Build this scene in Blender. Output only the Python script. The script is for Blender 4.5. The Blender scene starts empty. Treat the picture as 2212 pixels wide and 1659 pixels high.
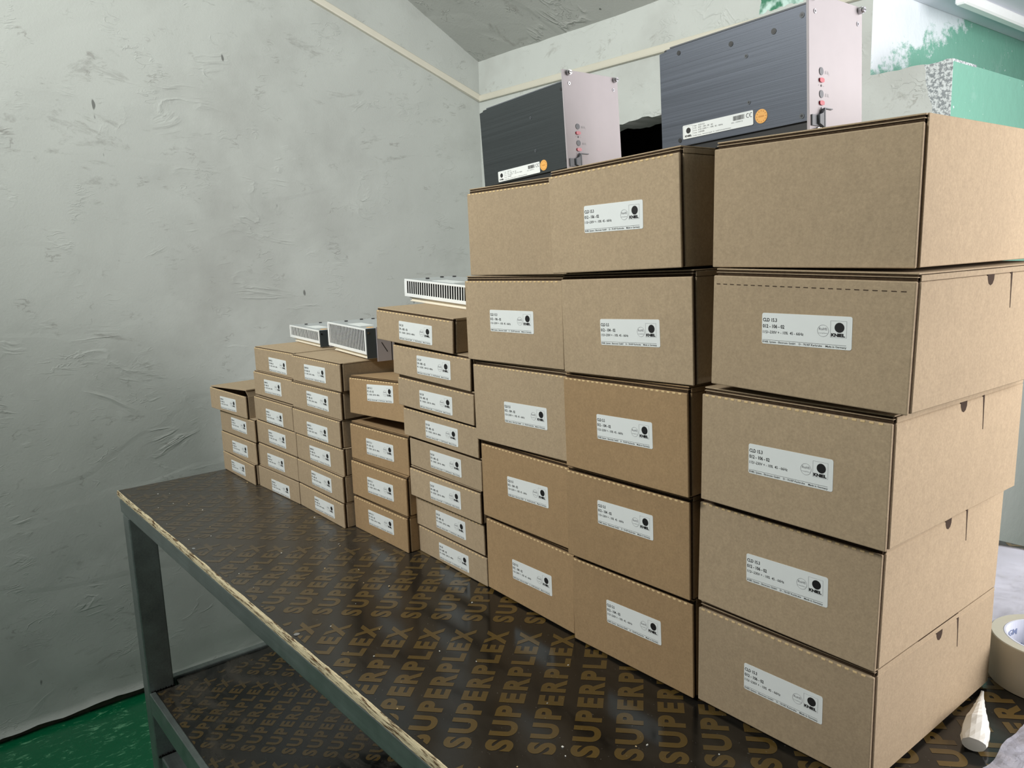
import bpy, bmesh, math, random
from mathutils import Vector, Matrix, noise
random.seed(7)
C = bpy.context.scene.collection
scn = bpy.context.scene

# ------------------------------------------------------------------ camera
F_PX = 1695.28
YAW, PITCH, ROLL = -0.888552, -0.166944, -0.0351993
def cam_axes():
    cy, sy, cp, sp = math.cos(YAW), math.sin(YAW), math.cos(PITCH), math.sin(PITCH)
    cr, sr = math.cos(ROLL), math.sin(ROLL)
    fwd = Vector((sy*cp, cy*cp, sp)); right = Vector((cy, -sy, 0)); up = right.cross(fwd)
    return cr*right + sr*up, -sr*right + cr*up, fwd
r_, u_, f_ = cam_axes()
cd = bpy.data.cameras.new('camera'); cam = bpy.data.objects.new('camera', cd); C.objects.link(cam)
cd.sensor_width = 36; cd.lens = F_PX/2212*36; cd.clip_start = 0.02
M = Matrix(((r_[0], u_[0], -f_[0], 0.270819), (r_[1], u_[1], -f_[1], -0.928082), (r_[2], u_[2], -f_[2], 0.521048), (0, 0, 0, 1)))
cam.matrix_world = M
scn.camera = cam

# ------------------------------------------------------------------ world, lights, exposure
def srgb(r, g, b):
    return tuple(((c/255)/12.92 if c/255 <= 0.04045 else ((c/255+0.055)/1.055)**2.4) for c in (r, g, b)) + (1,)
w = bpy.data.worlds.new('world'); scn.world = w; w.use_nodes = True
bg = w.node_tree.nodes['Background']; bg.inputs[0].default_value = (0.80, 0.86, 0.92, 1); bg.inputs[1].default_value = 0.17
def area(name, loc, target, sx, sy, power, col, sp=180):
    l = bpy.data.lights.new(name, 'AREA'); l.shape = 'RECTANGLE'; l.size = sx; l.size_y = sy; l.energy = power; l.color = col
    l.spread = math.radians(sp); o = bpy.data.objects.new(name, l); C.objects.link(o); o.location = loc
    o.rotation_euler = (Vector(target)-Vector(loc)).to_track_quat('-Z', 'Y').to_euler(); return o
area('daylight_window', (0.83, 0.67, 0.70), (-0.6, 0.40, 0.50), 1.2, 1.0, 70, (1.0, 0.945, 0.935))
area('workshop_lamp', (-0.90, -1.95, 1.72), (-1.25, 0.5, 1.25), 1.2, 0.4, 72, (1.0, 0.985, 0.93), 135)
area('rear_fill', (-1.1, -3.4, 0.9), (-1.9, 0.2, 0.7), 1.6, 1.4, 6, (0.93, 0.98, 1.0))  # unseen soft fill added behind the camera to lift the left wall
scn.view_settings.view_transform = 'Standard'; scn.view_settings.look = 'None'
scn.view_settings.gamma = 1.0; scn.view_settings.use_curve_mapping = False
scn.view_settings.exposure = -0.92
# ------------------------------------------------------------------ node helpers
class NT:
    def __init__(s, name, rough=0.6, metal=0.0, spec=0.5):
        s.m = bpy.data.materials.new(name); s.m.use_nodes = True
        s.t = s.m.node_tree; s.b = s.t.nodes['Principled BSDF']
        s.b.inputs['Roughness'].default_value = rough; s.b.inputs['Metallic'].default_value = metal
        s.b.inputs['Specular IOR Level'].default_value = spec
    def n(s, typ, **kw):
        nd = s.t.nodes.new(typ)
        for k, v in kw.items():
            if k in nd.inputs: nd.inputs[k].default_value = v
            else: setattr(nd, k, v)
        return nd
    def l(s, a, b): s.t.links.new(a, b)
    def pos(s, scale=(1, 1, 1), rot=(0, 0, 0), obj=False):
        mp = s.n('ShaderNodeMapping'); mp.inputs['Scale'].default_value = scale; mp.inputs['Rotation'].default_value = rot
        if obj: s.l(s.n('ShaderNodeTexCoord').outputs['Object'], mp.inputs['Vector'])
        else: s.l(s.n('ShaderNodeNewGeometry').outputs['Position'], mp.inputs['Vector'])
        return mp.outputs[0]
    def noise(s, vec, scale, detail=2, rough=0.5, dist=0.0):
        nd = s.n('ShaderNodeTexNoise'); s.l(vec, nd.inputs['Vector'])
        for k, v in (('Scale', scale), ('Detail', detail), ('Roughness', rough), ('Distortion', dist)): nd.inputs[k].default_value = v
        return nd.outputs['Fac']
    def ramp(s, fac, stops):
        nd = s.n('ShaderNodeValToRGB'); s.l(fac, nd.inputs[0]); e = nd.color_ramp.elements
        e[0].position, e[0].color = stops[0][0], stops[0][1]
        e[1].position, e[1].color = stops[-1][0], stops[-1][1]
        for p, c in stops[1:-1]:
            k = e.new(p); k.color = c
        return nd.outputs[0]
    def g(s, fac, *st):                                     # grey ramp
        return s.ramp(fac, [(p, (v, v, v, 1)) for p, v in st])
    def math(s, op, a, b=None, c=None):
        nd = s.n('ShaderNodeMath', operation=op)
        for i, v in enumerate((a, b, c)):
            if v is None: continue
            if isinstance(v, (int, float)): nd.inputs[i].default_value = v
            else: s.l(v, nd.inputs[i])
        return nd.outputs[0]
    def mix(s, fac, a, b, mode='MIX'):
        nd = s.n('ShaderNodeMix', data_type='RGBA', blend_type=mode)
        for idx, v in ((0, fac), (6, a), (7, b)):
            if isinstance(v, (int, float)): nd.inputs[idx].default_value = v
            elif isinstance(v, tuple): nd.inputs[idx].default_value = v
            else: s.l(v, nd.inputs[idx])
        return nd.outputs[2]
    def col(s, v):
        if isinstance(v, tuple): s.b.inputs['Base Color'].default_value = v
        else: s.l(v, s.b.inputs['Base Color'])
        return s
    def bump(s, h, strength=1.0, dist=0.001):
        nd = s.n('ShaderNodeBump'); nd.inputs['Strength'].default_value = strength; nd.inputs['Distance'].default_value = dist
        s.l(h, nd.inputs['Height']); s.l(nd.outputs[0], s.b.inputs['Normal']); return s
def plain(name, rgb, rough=0.6, metal=0.0, spec=0.5, var=0.06, scale=60):
    k = NT(name, rough, metal, spec); c = srgb(*rgb)
    n_ = k.noise(k.pos(obj=True), scale, 3)
    k.col(k.mix(1.0, c, k.g(n_, (0.3, 1-var), (0.7, 1.0)), 'MULTIPLY'))
    return k.m

def kraft(name, rgb, dark=0.86):
    k = NT(name, 0.85, 0, 0.25); p = k.pos()
    fine = k.noise(p, 380, 4, 0.75); mid = k.noise(k.pos((1, 1, 0.7)), 130, 4, 0.7); big = k.noise(p, 5, 2)
    c = k.mix(1.0, srgb(*rgb), k.g(fine, (0.32, dark), (0.68, 1.06)), 'MULTIPLY')
    c = k.mix(1.0, c, k.g(mid, (0.3, 0.92), (0.7, 1.04)), 'MULTIPLY')
    c = k.mix(1.0, c, k.g(big, (0.3, 0.93), (0.7, 1.03)), 'MULTIPLY')
    oi = k.n('ShaderNodeObjectInfo')
    c = k.mix(1.0, c, k.g(oi.outputs['Random'], (0.0, 0.94), (1.0, 1.04)), 'MULTIPLY')
    k.col(c); k.bump(fine, 0.25, 0.0006)
    return k.m
def sepxyz(k):
    s_ = k.n('ShaderNodeSeparateXYZ'); k.l(k.n('ShaderNodeNewGeometry').outputs['Position'], s_.inputs[0]); return s_.outputs
MAT = {}
MAT['kraft_grey'] = kraft('kraft_pale', (178, 159, 132))
MAT['kraft_warm'] = kraft('kraft_warm', (170, 143, 108))
MAT['kraft_top'] = MAT['kraft_grey']
MAT['flute'] = plain('fluting_dark', (74, 60, 46), 0.95, spec=0.1, var=0.4, scale=300)
MAT['perf'] = plain('torn_fluting', (222, 196, 150), 0.9, spec=0.1)
MAT['slit'] = plain('slit_shadow_card', (70, 58, 50), 0.95, spec=0.1)
MAT['sticker'] = plain('sticker_white', (232, 238, 238), 0.45, var=0.02)
MAT['ink'] = plain('black_ink', (26, 26, 28), 0.5, var=0.0)
MAT['ink_grey'] = plain('grey_ink', (150, 152, 155), 0.5, var=0.0)
MAT['seal'] = plain('orange_seal', (240, 180, 96), 0.5, var=0.05, scale=200)
MAT['seal_ink'] = plain('seal_ink', (214, 150, 70), 0.5)
MAT['alu'] = plain('brushed_aluminium_panel', (174, 169, 173), 0.5, 0.0, var=0.03)
MAT['chrome'] = plain('chrome', (190, 190, 192), 0.18, 1.0, var=0.1)
MAT['black_plastic'] = plain('black_plastic', (38, 40, 42), 0.4)
MAT['grey_plastic'] = plain('grey_plastic', (86, 92, 98), 0.45)
MAT['red'] = plain('red_lens', (176, 24, 52), 0.25)
MAT['white_metal'] = plain('white_coated_metal', (236, 240, 240), 0.4, var=0.02)
MAT['cream_metal'] = plain('cream_profile', (232, 226, 210), 0.5, var=0.03)
MAT['grey_metal'] = plain('grey_cover_metal', (186, 192, 194), 0.45, 0.3, var=0.05)
MAT['dark_panel'] = plain('dark_end_plate', (64, 72, 76), 0.5)
MAT['hollow'] = plain('dark_interior', (14, 15, 17), 0.8, spec=0.1)
MAT['cream_trunk'] = plain('cream_conduit', (206, 204, 190), 0.5, var=0.05, scale=12)
MAT['brown_strip'] = plain('bare_render', (120, 112, 98), 0.95, var=0.3, scale=40)
MAT['pale_paint'] = plain('pale_blue_white_paint', (218, 222, 232), 0.6, var=0.04, scale=8)
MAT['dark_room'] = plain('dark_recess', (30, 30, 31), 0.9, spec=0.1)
MAT['foam'] = plain('white_foam_sheet', (232, 234, 244), 0.7, var=0.04, scale=9)
MAT['paper'] = plain('waxed_paper', (226, 226, 220), 0.45, var=0.05, scale=40)
MAT['weld'] = plain('weld_bead', (40, 38, 36), 0.3, 0.8, var=0.5, scale=200)

def anodised(name, rgb, rough):
    k = NT(name, rough, 0.55, 0.5)
    br = k.noise(k.pos((3, 3, 900), obj=True), 1.0, 4, 0.7)
    k.col(k.mix(1.0, srgb(*rgb), k.g(br, (0.3, 0.75), (0.7, 1.15)), 'MULTIPLY'))
    k.l(k.math('MULTIPLY_ADD', br, 0.25, rough-0.12), k.b.inputs['Roughness'])
    k.bump(br, 0.15, 0.0004)
    return k.m
MAT['anod'] = anodised('brushed_dark_plate', (88, 94, 104), 0.42)
MAT['anod_black'] = anodised('satin_black_plate', (60, 66, 68), 0.5)

def plaster(name, base, dirt, ridge=1.0, seed=0.0, extra=None):
    k = NT(name, 0.7, 0, 0.3); p = k.pos()
    mp = k.n('ShaderNodeMapping'); mp.inputs['Location'].default_value = (seed, seed*0.7, seed*1.3); k.l(p, mp.inputs['Vector']); p = mp.outputs[0]
    st = k.n('ShaderNodeMapping'); st.inputs['Scale'].default_value = (1, 0.55, 1.5); st.inputs['Rotation'].default_value = (0.25, 0, 0); k.l(p, st.inputs['Vector']); ps = st.outputs[0]
    big = k.noise(p, 1.6, 4, 0.6); und = k.noise(p, 3.2, 3, 0.5, 0.6)
    n1 = k.noise(ps, 5.5, 5, 0.5, 1.2); n2 = k.noise(ps, 13, 4, 0.5, 0.8)
    r1 = k.g(k.math('ABSOLUTE', k.math('SUBTRACT', n1, 0.5)), (0.0, 1.0), (0.022, 0.35), (0.05, 0.0))
    r2 = k.g(k.math('ABSOLUTE', k.math('SUBTRACT', n2, 0.47)), (0.0, 1.0), (0.05, 0.0))
    m1 = k.g(k.noise(p, 4.1, 2), (0.58, 0.0), (0.72, 1.0)); m2 = k.g(k.noise(p, 6.7, 2), (0.60, 0.0), (0.72, 1.0))
    rid = k.math('ADD', k.math('MULTIPLY', r1, m1), k.math('MULTIPLY', k.math('MULTIPLY', r2, m2), 0.6))
    n3 = k.noise(ps, 30, 3, 0.5, 1.0)
    r3 = k.g(k.math('ABSOLUTE', k.math('SUBTRACT', n3, 0.5)), (0.0, 1.0), (0.035, 0.0))
    m3 = k.g(k.noise(p, 9.5, 3, 0.6), (0.58, 0.0), (0.66, 1.0))
    rid = k.math('ADD', rid, k.math('MULTIPLY', k.math('MULTIPLY', r3, m3), 0.30))
    fine = k.noise(p, 170, 3, 0.6)
    h = k.math('ADD', k.math('MULTIPLY', rid, 0.60*ridge), k.math('ADD', k.math('MULTIPLY', und, 1.8), k.math('MULTIPLY', fine, 0.14)))
    step = k.g(k.noise(ps, 2.3, 3, 0.45, 0.4), (0.485, 0.0), (0.52, 1.0))
    h = k.math('ADD', h, k.math('MULTIPLY', step, 0.20*ridge))
    smudge = k.math('MAXIMUM', k.g(k.noise(ps, 8, 6, 0.75, 0.5), (0.60, 0.0), (0.70, 1.0)), k.math('MULTIPLY', k.g(k.noise(p, 2.6, 5, 0.6), (0.52, 0.0), (0.75, 1.0)), 0.7))
    c = k.mix(k.math('MULTIPLY', smudge, 0.45), srgb(*base), srgb(*dirt))
    c = k.mix(1.0, c, k.g(big, (0.3, 0.93), (0.7, 1.03)), 'MULTIPLY')
    c = k.mix(k.math('MULTIPLY', k.math('MULTIPLY', r3, k.g(k.noise(p, 14, 3), (0.60, 0.0), (0.68, 1.0))), 0.5), c, srgb(*dirt))
    sp = k.g(k.noise(k.pos((1, 1, 0.45)), 34, 1, 0.3), (0.80, 0.0), (0.82, 1.0))
    c = k.mix(k.math('MULTIPLY', sp, 0.7), c, srgb(60, 62, 60))
    if extra: c = extra(k, c)
    k.col(c); k.bump(h, 0.7, 0.005)
    return k
MAT['plaster_left'] = plaster('plaster_left', (180, 186, 182), (118, 116, 112), 1.0, 0.0).m
MAT['plaster_ceiling'] = plaster('plaster_ceiling', (176, 180, 176), (120, 118, 112), 2.2, 5.0).m
def back_extra(k, c):
    x, y, z = sepxyz(k)
    wob = k.math('MULTIPLY', k.math('SUBTRACT', k.noise(k.pos(), 30, 3), 0.5), 0.03)
    xx = k.math('ADD', x, wob); zz = k.math('ADD', z, wob)
    # glossy pale green paint patch at the top
    a = k.math('MULTIPLY', k.math('MULTIPLY', k.math('GREATER_THAN', xx, -0.925), k.math('LESS_THAN', xx, -0.805)), k.math('GREATER_THAN', zz, 1.083))
    c = k.mix(a, c, k.mix(k.g(k.noise(k.pos(), 40, 4), (0.4, 0.0), (0.6, 1.0)), srgb(196, 224, 218), srgb(70, 130, 104)))
    # crumbly render patch at the edge of the pier
    b = k.math('MULTIPLY', k.math('GREATER_THAN', k.math('ADD', xx, k.math('MULTIPLY', k.math('SUBTRACT', 0.9, z), -0.25)), -0.530), k.math('LESS_THAN', z, 0.90))
    spk = k.g(k.noise(k.pos(), 130, 3, 0.7), (0.46, 0.0), (0.54, 1.0))
    return k.mix(b, c, k.mix(spk, srgb(136, 144, 148), srgb(206, 214, 216)))
MAT['plaster_back'] = plaster('plaster_back', (192, 198, 195), (130, 128, 122), 1.2, 11.0, back_extra).m
def green_jamb():
    k = NT('green_gloss_paint', 0.25, 0, 0.6); p = k.pos(); x, y, z = sepxyz(k)
    n_ = k.noise(k.pos((1, 1, 1.6)), 12, 8, 0.75)
    worn = k.g(k.noise(p, 9, 6, 0.72), (0.58, 0.0), (0.63, 0.7))
    lim = k.math('SUBTRACT', k.math('SUBTRACT', z, 0.905), k.math('MULTIPLY', k.math('SUBTRACT', y, 0.93), 0.36))
    lim = k.math('ADD', lim, k.math('MULTIPLY', k.math('SUBTRACT', n_, 0.5), 0.28))
    up = k.math('MULTIPLY', k.g(k.math('ADD', lim, 0.5), (0.49, 0.0), (0.52, 1.0)), k.math('LESS_THAN', x, -0.6))
    specks = k.g(k.noise(p, 70, 3, 0.6), (0.70, 0.0), (0.73, 1.0))
    c = k.mix(k.math('MAXIMUM', k.math('MAXIMUM', up, k.math('MULTIPLY', worn, k.math('MULTIPLY_ADD', up, 0.9, 0.1))), specks), srgb(122, 176, 158), srgb(224, 232, 238))  # green made paler in the colour to take in veiling glare
    low = k.g(z, (0.40, 0.0), (0.42, 1.0))
    c = k.mix(low, srgb(176, 182, 178), c)
    k.col(c); k.bump(k.noise(p, 26, 5, 0.6), 0.5, 0.004); return k.m
MAT['green_jamb'] = green_jamb()
def green_floor():
    k = NT('green_floor_paint', 0.3, 0, 0.5); p = k.pos()
    sc = k.g(k.noise(k.pos((2.6, 1.0, 1), (0, 0, 0.35)), 22, 10, 0.78, 0.6), (0.55, 0.0), (0.62, 0.8))
    area_ = k.g(k.noise(p, 1.7, 2), (0.40, 0.15), (0.52, 1.0))
    c = k.mix(k.math('MULTIPLY', sc, area_), srgb(8, 98, 62), srgb(110, 176, 136))
    k.col(c); k.bump(k.noise(p, 30, 4), 0.2, 0.002); return k.m
MAT['green_floor'] = green_floor()
def ply(name, rgb, rough, haze):
    k = NT(name, rough, 0, 0.5); p = k.pos()
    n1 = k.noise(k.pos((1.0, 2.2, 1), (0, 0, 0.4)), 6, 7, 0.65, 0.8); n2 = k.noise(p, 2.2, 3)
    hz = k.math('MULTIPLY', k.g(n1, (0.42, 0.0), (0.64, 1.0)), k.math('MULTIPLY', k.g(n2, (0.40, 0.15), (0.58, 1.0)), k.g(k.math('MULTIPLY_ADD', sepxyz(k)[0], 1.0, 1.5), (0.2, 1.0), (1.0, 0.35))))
    far = k.g(k.math('ADD', k.math('MULTIPLY_ADD', sepxyz(k)[0], 1.0, 1.6), k.math('MULTIPLY', k.math('SUBTRACT', n1, 0.5), 0.9)), (0.35, 1.0), (1.0, 0.0))  # greyer to the left: dust, with wall reflection put into the colour
    hz = k.math('MAXIMUM', hz, k.math('MULTIPLY', k.math('MULTIPLY', far, 0.8), k.math('GREATER_THAN', sepxyz(k)[2], -0.2)))  # far haze left off the shelf, so its shade is partly in the colour
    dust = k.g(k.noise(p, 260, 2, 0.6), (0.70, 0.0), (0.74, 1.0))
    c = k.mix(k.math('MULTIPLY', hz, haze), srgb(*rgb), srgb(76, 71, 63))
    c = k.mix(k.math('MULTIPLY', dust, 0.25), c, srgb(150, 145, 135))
    k.col(c)
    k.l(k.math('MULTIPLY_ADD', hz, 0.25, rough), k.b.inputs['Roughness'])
    k.bump(k.noise(k.pos((1, 1, 1)), 9, 4, 0.55), 0.08, 0.003); return k.m
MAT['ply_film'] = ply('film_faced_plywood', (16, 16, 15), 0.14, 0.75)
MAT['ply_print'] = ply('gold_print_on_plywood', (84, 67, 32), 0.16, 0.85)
def ply_edge():
    k = NT('plywood_edge', 0.85, 0, 0.2); p = k.pos((1, 1, 9)); 
    n_ = k.noise(k.pos((0.7, 1, 8)), 30, 5, 0.7); dk = k.g(n_, (0.50, 0.0), (0.60, 1.0))
    c = k.mix(dk, srgb(228, 214, 178), srgb(96, 72, 48))
    x, y, z = sepxyz(k)
    band = k.g(k.math('FRACT', k.math('MULTIPLY', z, 190.0)), (0.0, 0.8), (0.12, 1.0))
    k.col(k.mix(1.0, c, band, 'MULTIPLY')); k.bump(n_, 0.8, 0.003); return k.m
MAT['ply_edge'] = ply_edge()
def steel(name, rgb, rough):
    k = NT(name, rough, 0.75, 0.5)
    n_ = k.noise(k.pos((6, 6, 6)), 3, 5, 0.65); st = k.noise(k.pos((2, 60, 60)), 4, 3)
    c = k.mix(1.0, srgb(*rgb), k.g(n_, (0.3, 0.78), (0.7, 1.08)), 'MULTIPLY')
    k.col(k.mix(1.0, c, k.g(st, (0.3, 0.9), (0.7, 1.05)), 'MULTIPLY'))
    k.l(k.math('MULTIPLY_ADD', n_, 0.3, rough-0.15), k.b.inputs['Roughness']); return k.m
MAT['steel'] = steel('galvanised_tube', (150, 160, 158), 0.36)
def film_mat():
    k = NT('clear_crinkled_film', 0.12, 0, 0.8)
    k.b.inputs['Transmission Weight'].default_value = 0.35; k.b.inputs['IOR'].default_value = 1.2
    k.b.inputs['Alpha'].default_value = 0.75
    k.col(srgb(220, 222, 238)); n_ = k.noise(k.pos((1, 1, 1)), 60, 6, 0.7, 1.5)
    k.bump(n_, 0.8, 0.004); return k.m
MAT['film'] = film_mat()
def tape_mat():
    k = NT('clear_tape_roll_side', 0.3, 0, 0.5)
    k.col(srgb(192, 188, 172)); k.b.inputs['Subsurface Weight'].default_value = 0.2
    k.b.inputs['Subsurface Radius'].default_value = (0.01, 0.01, 0.008)
    k.bump(k.noise(k.pos((1, 1, 1)), 120, 2), 0.2, 0.001); return k.m
MAT['tape'] = tape_mat()
MAT['core'] = plain('tape_core_paper', (214, 220, 236), 0.6, var=0.04)
MAT['blue_ink'] = plain('blue_grey_ink', (128, 142, 178), 0.6)

# ------------------------------------------------------------------ mesh helpers
class MB:
    def __init__(s): s.bm = bmesh.new(); s.mats = []
    def mi(s, m):
        if m not in s.mats: s.mats.append(m)
        return s.mats.index(m)
    def box(s, x0, x1, y0, y1, z0, z1, m=None, bev=0.0, seg=1, mtx=None):
        r = bmesh.ops.create_cube(s.bm, size=1.0); vs = r['verts']
        for v in vs: v.co = Vector((x0+(v.co.x+.5)*(x1-x0), y0+(v.co.y+.5)*(y1-y0), z0+(v.co.z+.5)*(z1-z0)))
        fs = {f for v in vs for f in v.link_faces}
        i = s.mi(m)
        for f in fs: f.material_index = i
        if bev > 0:
            es = list({e for v in vs for e in v.link_edges})
            r = bmesh.ops.bevel(s.bm, geom=es, offset=bev, segments=seg, affect='EDGES', profile=0.5)
            for f in r['faces']: f.material_index = i
            vs = list({v for f in r['faces'] for v in f.verts} | {v for v in vs if v.is_valid})
        if mtx is not None:
            for v in vs: v.co = mtx @ v.co
        return s
    def prism(s, pts, axis, a, b, m=None):                 # polygon in the other two axes, extruded from a to b
        def mk(p, t):
            return Vector((t, p[0], p[1])) if axis == 'x' else Vector((p[0], t, p[1])) if axis == 'y' else Vector((p[0], p[1], t))
        A = [s.bm.verts.new(mk(p, a)) for p in pts]; B = [s.bm.verts.new(mk(p, b)) for p in pts]; n = len(pts); i = s.mi(m)
        fs = [s.bm.faces.new(A), s.bm.faces.new(B[::-1])] + [s.bm.faces.new((A[k], B[k], B[(k+1) % n], A[(k+1) % n])) for k in range(n)]
        for f in fs: f.material_index = i
        bmesh.ops.recalc_face_normals(s.bm, faces=fs); return s
    def cyl(s, c, axis, r, h, m=None, seg=16, r2=None):
        r2 = r if r2 is None else r2; i = s.mi(m)
        ax = Vector(axis).normalized(); q = ax.to_track_quat('Z', 'Y').to_matrix()
        A, B = [], []
        for k in range(seg):
            t = 2*math.pi*k/seg
            A.append(s.bm.verts.new(Vector(c)+q @ Vector((r*math.cos(t), r*math.sin(t), 0))))
            B.append(s.bm.verts.new(Vector(c)+q @ Vector((r2*math.cos(t), r2*math.sin(t), h))))
        fs = [s.bm.faces.new(A[::-1]), s.bm.faces.new(B)] + [s.bm.faces.new((A[k], A[(k+1) % seg], B[(k+1) % seg], B[k])) for k in range(seg)]
        for f in fs: f.material_index = i
        return s
    def quad(s, pts, m=None):
        f = s.bm.faces.new([s.bm.verts.new(Vector(p)) for p in pts]); f.material_index = s.mi(m); return s
    def mesh(s, name):
        me = bpy.data.meshes.new(name); s.bm.to_mesh(me); s.bm.free()
        for m in s.mats: me.materials.append(MAT[m] if m else None)
        return me
def obj(name, me, parent=None, loc=None, rot=None, **tags):
    if isinstance(me, MB): me = me.mesh(name)
    o = bpy.data.objects.new(name, me); C.objects.link(o)
    if parent: o.parent = parent
    if loc: o.location = loc
    if rot: o.rotation_euler = rot
    for k, v in tags.items(): o[k] = v
    return o
def thing(name, label, cat, loc=(0, 0, 0), rot=(0, 0, 0), group=None):
    o = obj(name, None, None, loc, rot, label=label, category=cat)
    if group: o['group'] = group
    return o
def struct(name, mb): return obj(name, mb, kind='structure')

def text_geo(s, cap, width=None, bold=0.0, sp=1.0):
    """Flat glyph outlines of a string: capital height cap, stretched to width; returns verts, faces and final width."""
    cu = bpy.data.curves.new('glyphs', 'FONT'); cu.body = s; cu.size = 1.0; cu.offset = bold; cu.resolution_u = 6 if s == 'SUPERPLEX' else 2; cu.space_character = sp
    o = bpy.data.objects.new('glyphs', cu); C.objects.link(o)
    dg = bpy.context.evaluated_depsgraph_get(); me = bpy.data.meshes.new_from_object(o.evaluated_get(dg))
    vs = [v.co.copy() for v in me.vertices]; fs = [tuple(p.vertices) for p in me.polygons]
    bpy.data.objects.remove(o); bpy.data.curves.remove(cu); bpy.data.meshes.remove(me)
    if not vs: return [], [], 0
    x0 = min(v.x for v in vs); x1 = max(v.x for v in vs)
    sy = cap/CAPH; sx = width/(x1-x0) if width else sy*0.8
    return [(sx*(v.x-x0), sy*v.y) for v in vs], fs, sx*(x1-x0)
def _caph():
    global CAPH
    CAPH = 1.0; v, f, w_ = text_geo('H', 1.0); CAPH = max(p[1] for p in v)
_caph()
def add_text(mb, s, u, v, cap, width=None, m='ink', bold=0.0, y=-0.0001, plane='xz', off=(0, 0)):
    vs, fs, w_ = text_geo(s, cap, width, bold); i = mb.mi(m)
    if plane == 'xz': P = [mb.bm.verts.new((u+p[0], y, v+p[1])) for p in vs]
    elif plane == 'yz': P = [mb.bm.verts.new((y, u+p[0], v+p[1])) for p in vs]
    else: P = [mb.bm.verts.new((u+p[0], v+p[1], y)) for p in vs]
    for f in fs:
        try: mb.bm.faces.new([P[k] for k in f]).material_index = i
        except ValueError: pass
def disc(mb, u, v, r, m, y, seg=28, r_in=None, a0=0, a1=2*math.pi):
    i = mb.mi(m)
    if r_in is None:
        mb.bm.faces.new([mb.bm.verts.new((u+r*math.cos(2*math.pi*k/seg), y, v+r*math.sin(2*math.pi*k/seg))) for k in range(seg)]).material_index = i
    else:
        ro = [mb.bm.verts.new((u+r*math.cos(a0+(a1-a0)*k/seg), y, v+r*math.sin(a0+(a1-a0)*k/seg))) for k in range(seg+1)]
        ri = [mb.bm.verts.new((u+r_in*math.cos(a0+(a1-a0)*k/seg), y, v+r_in*math.sin(a0+(a1-a0)*k/seg))) for k in range(seg+1)]
        for k in range(seg): mb.bm.faces.new((ro[k], ro[k+1], ri[k+1], ri[k])).material_index = i
def rect(mb, u0, u1, v0, v1, m, y): mb.quad([(u0, y, v0), (u1, y, v0), (u1, y, v1), (u0, y, v1)], m)
def rounded(w_, h_, r, n=4):
    out = []
    for cx, cy, a in ((w_-r, r, -90), (w_-r, h_-r, 0), (r, h_-r, 90), (r, r, 180)):
        for k in range(n+1):
            t = math.radians(a+90*k/n); out.append((cx+r*math.cos(t), cy+r*math.sin(t)))
    return out

# ------------------------------------------------------------------ the room
FZ = -0.72; XW = -2.08; YB = 0.877; CZ = 1.192; CS = 0.575
def ceil_z(y): return min(CZ+CS*(YB-y), 2.75)
# left wall: plaster skin with uneven surface and a ragged lower lip
def wall_left():
    bm = bmesh.new()
    ys = [-5.0, -3.5, -2.4, -1.6] + [-1.2+0.02*i for i in range(104)] + [YB]
    nz = 110; grid = []
    for y in ys:
        colv = []; zt = ceil_z(y)+0.02; zb = FZ+0.022+0.010*noise.noise((y*9, 1.3, 0))+0.006*noise.noise((y*41, 4.1, 0))
        for k in range(nz+1):
            t = k/nz; z = zb+(zt-zb)*t
            d_ = 0.006*noise.noise((y*1.7, z*2.1, 3.0))+0.0022*noise.noise((y*7, z*9, 1.0))
            d_ += 0.009*max(0, 1-(z-zb)/0.05)*(0.6+0.6*noise.noise((y*12, z*30, 5)))
            colv.append(bm.verts.new((XW+d_, y, z)))
        grid.append(colv)
    for i in range(len(ys)-1):
        for k in range(nz): bm.faces.new((grid[i][k], grid[i][k+1], grid[i+1][k+1], grid[i+1][k]))
        a, b = grid[i][0], grid[i+1][0]
        a2 = bm.verts.new((XW-0.02, a.co.y, a.co.z+0.004)); b2 = bm.verts.new((XW-0.02, b.co.y, b.co.z+0.004))
        bm.faces.new((a, b, b2, a2))
    bmesh.ops.recalc_face_normals(bm, faces=bm.faces)
    for f in bm.faces: f.smooth = True
    mb = MB(); mb.bm.free(); mb.bm = bm; mb.mi('plaster_left'); 
    for f in bm.faces:
        if f.normal.x < 0 and abs(f.normal.x) > 0.5: f.normal_flip()
    return mb
struct('wall_left', wall_left())
struct('baseboard_left', MB().box(XW-0.06, XW-0.012, -5, YB, FZ, FZ+0.05, 'brown_strip'))
struct('floor', MB().box(XW-0.1, 1.7, -5.0, 2.7, FZ-0.05, FZ, 'green_floor'))
# back wall: upper slab with a dark opening below it, then a pier with a stepped end
ZS = 0.887
def ragged(x0, x1, z, amp, n):
    return [(x0+(x1-x0)*k/n, z+amp*noise.noise((x0+(x1-x0)*k/n*23, z*5, 2.0))+amp*0.5*noise.noise((k*1.7, z, 7))) for k in range(n+1)]
b = MB()
edge = ragged(-1.75, -1.0, ZS, 0.008, 60)
b.prism([(XW-0.1, FZ), (-1.75, FZ)] + edge + [(-1.0, FZ), (-0.465, FZ)] + ragged(-0.465, -0.64, ZS-0.004, 0.005, 14) + [(-0.64, 1.9), (XW-0.1, 1.9)], 'y', YB, YB+0.12, 'plaster_back')
struct('wall_back', b)
struct('wall_pier', MB().box(-0.98, -0.4652, YB+0.12, 2.6, FZ, ZS-0.006, 'green_jamb').box(-0.98, -0.6402, YB+0.12, 2.6, ZS-0.006, 1.9, 'green_jamb').box(-0.466, -0.4648, YB+0.001, YB+0.12, FZ, ZS-0.008, 'green_jamb').box(-0.641, -0.6398, YB+0.001, YB+0.12, ZS-0.008, 1.8, 'green_jamb'))
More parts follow.
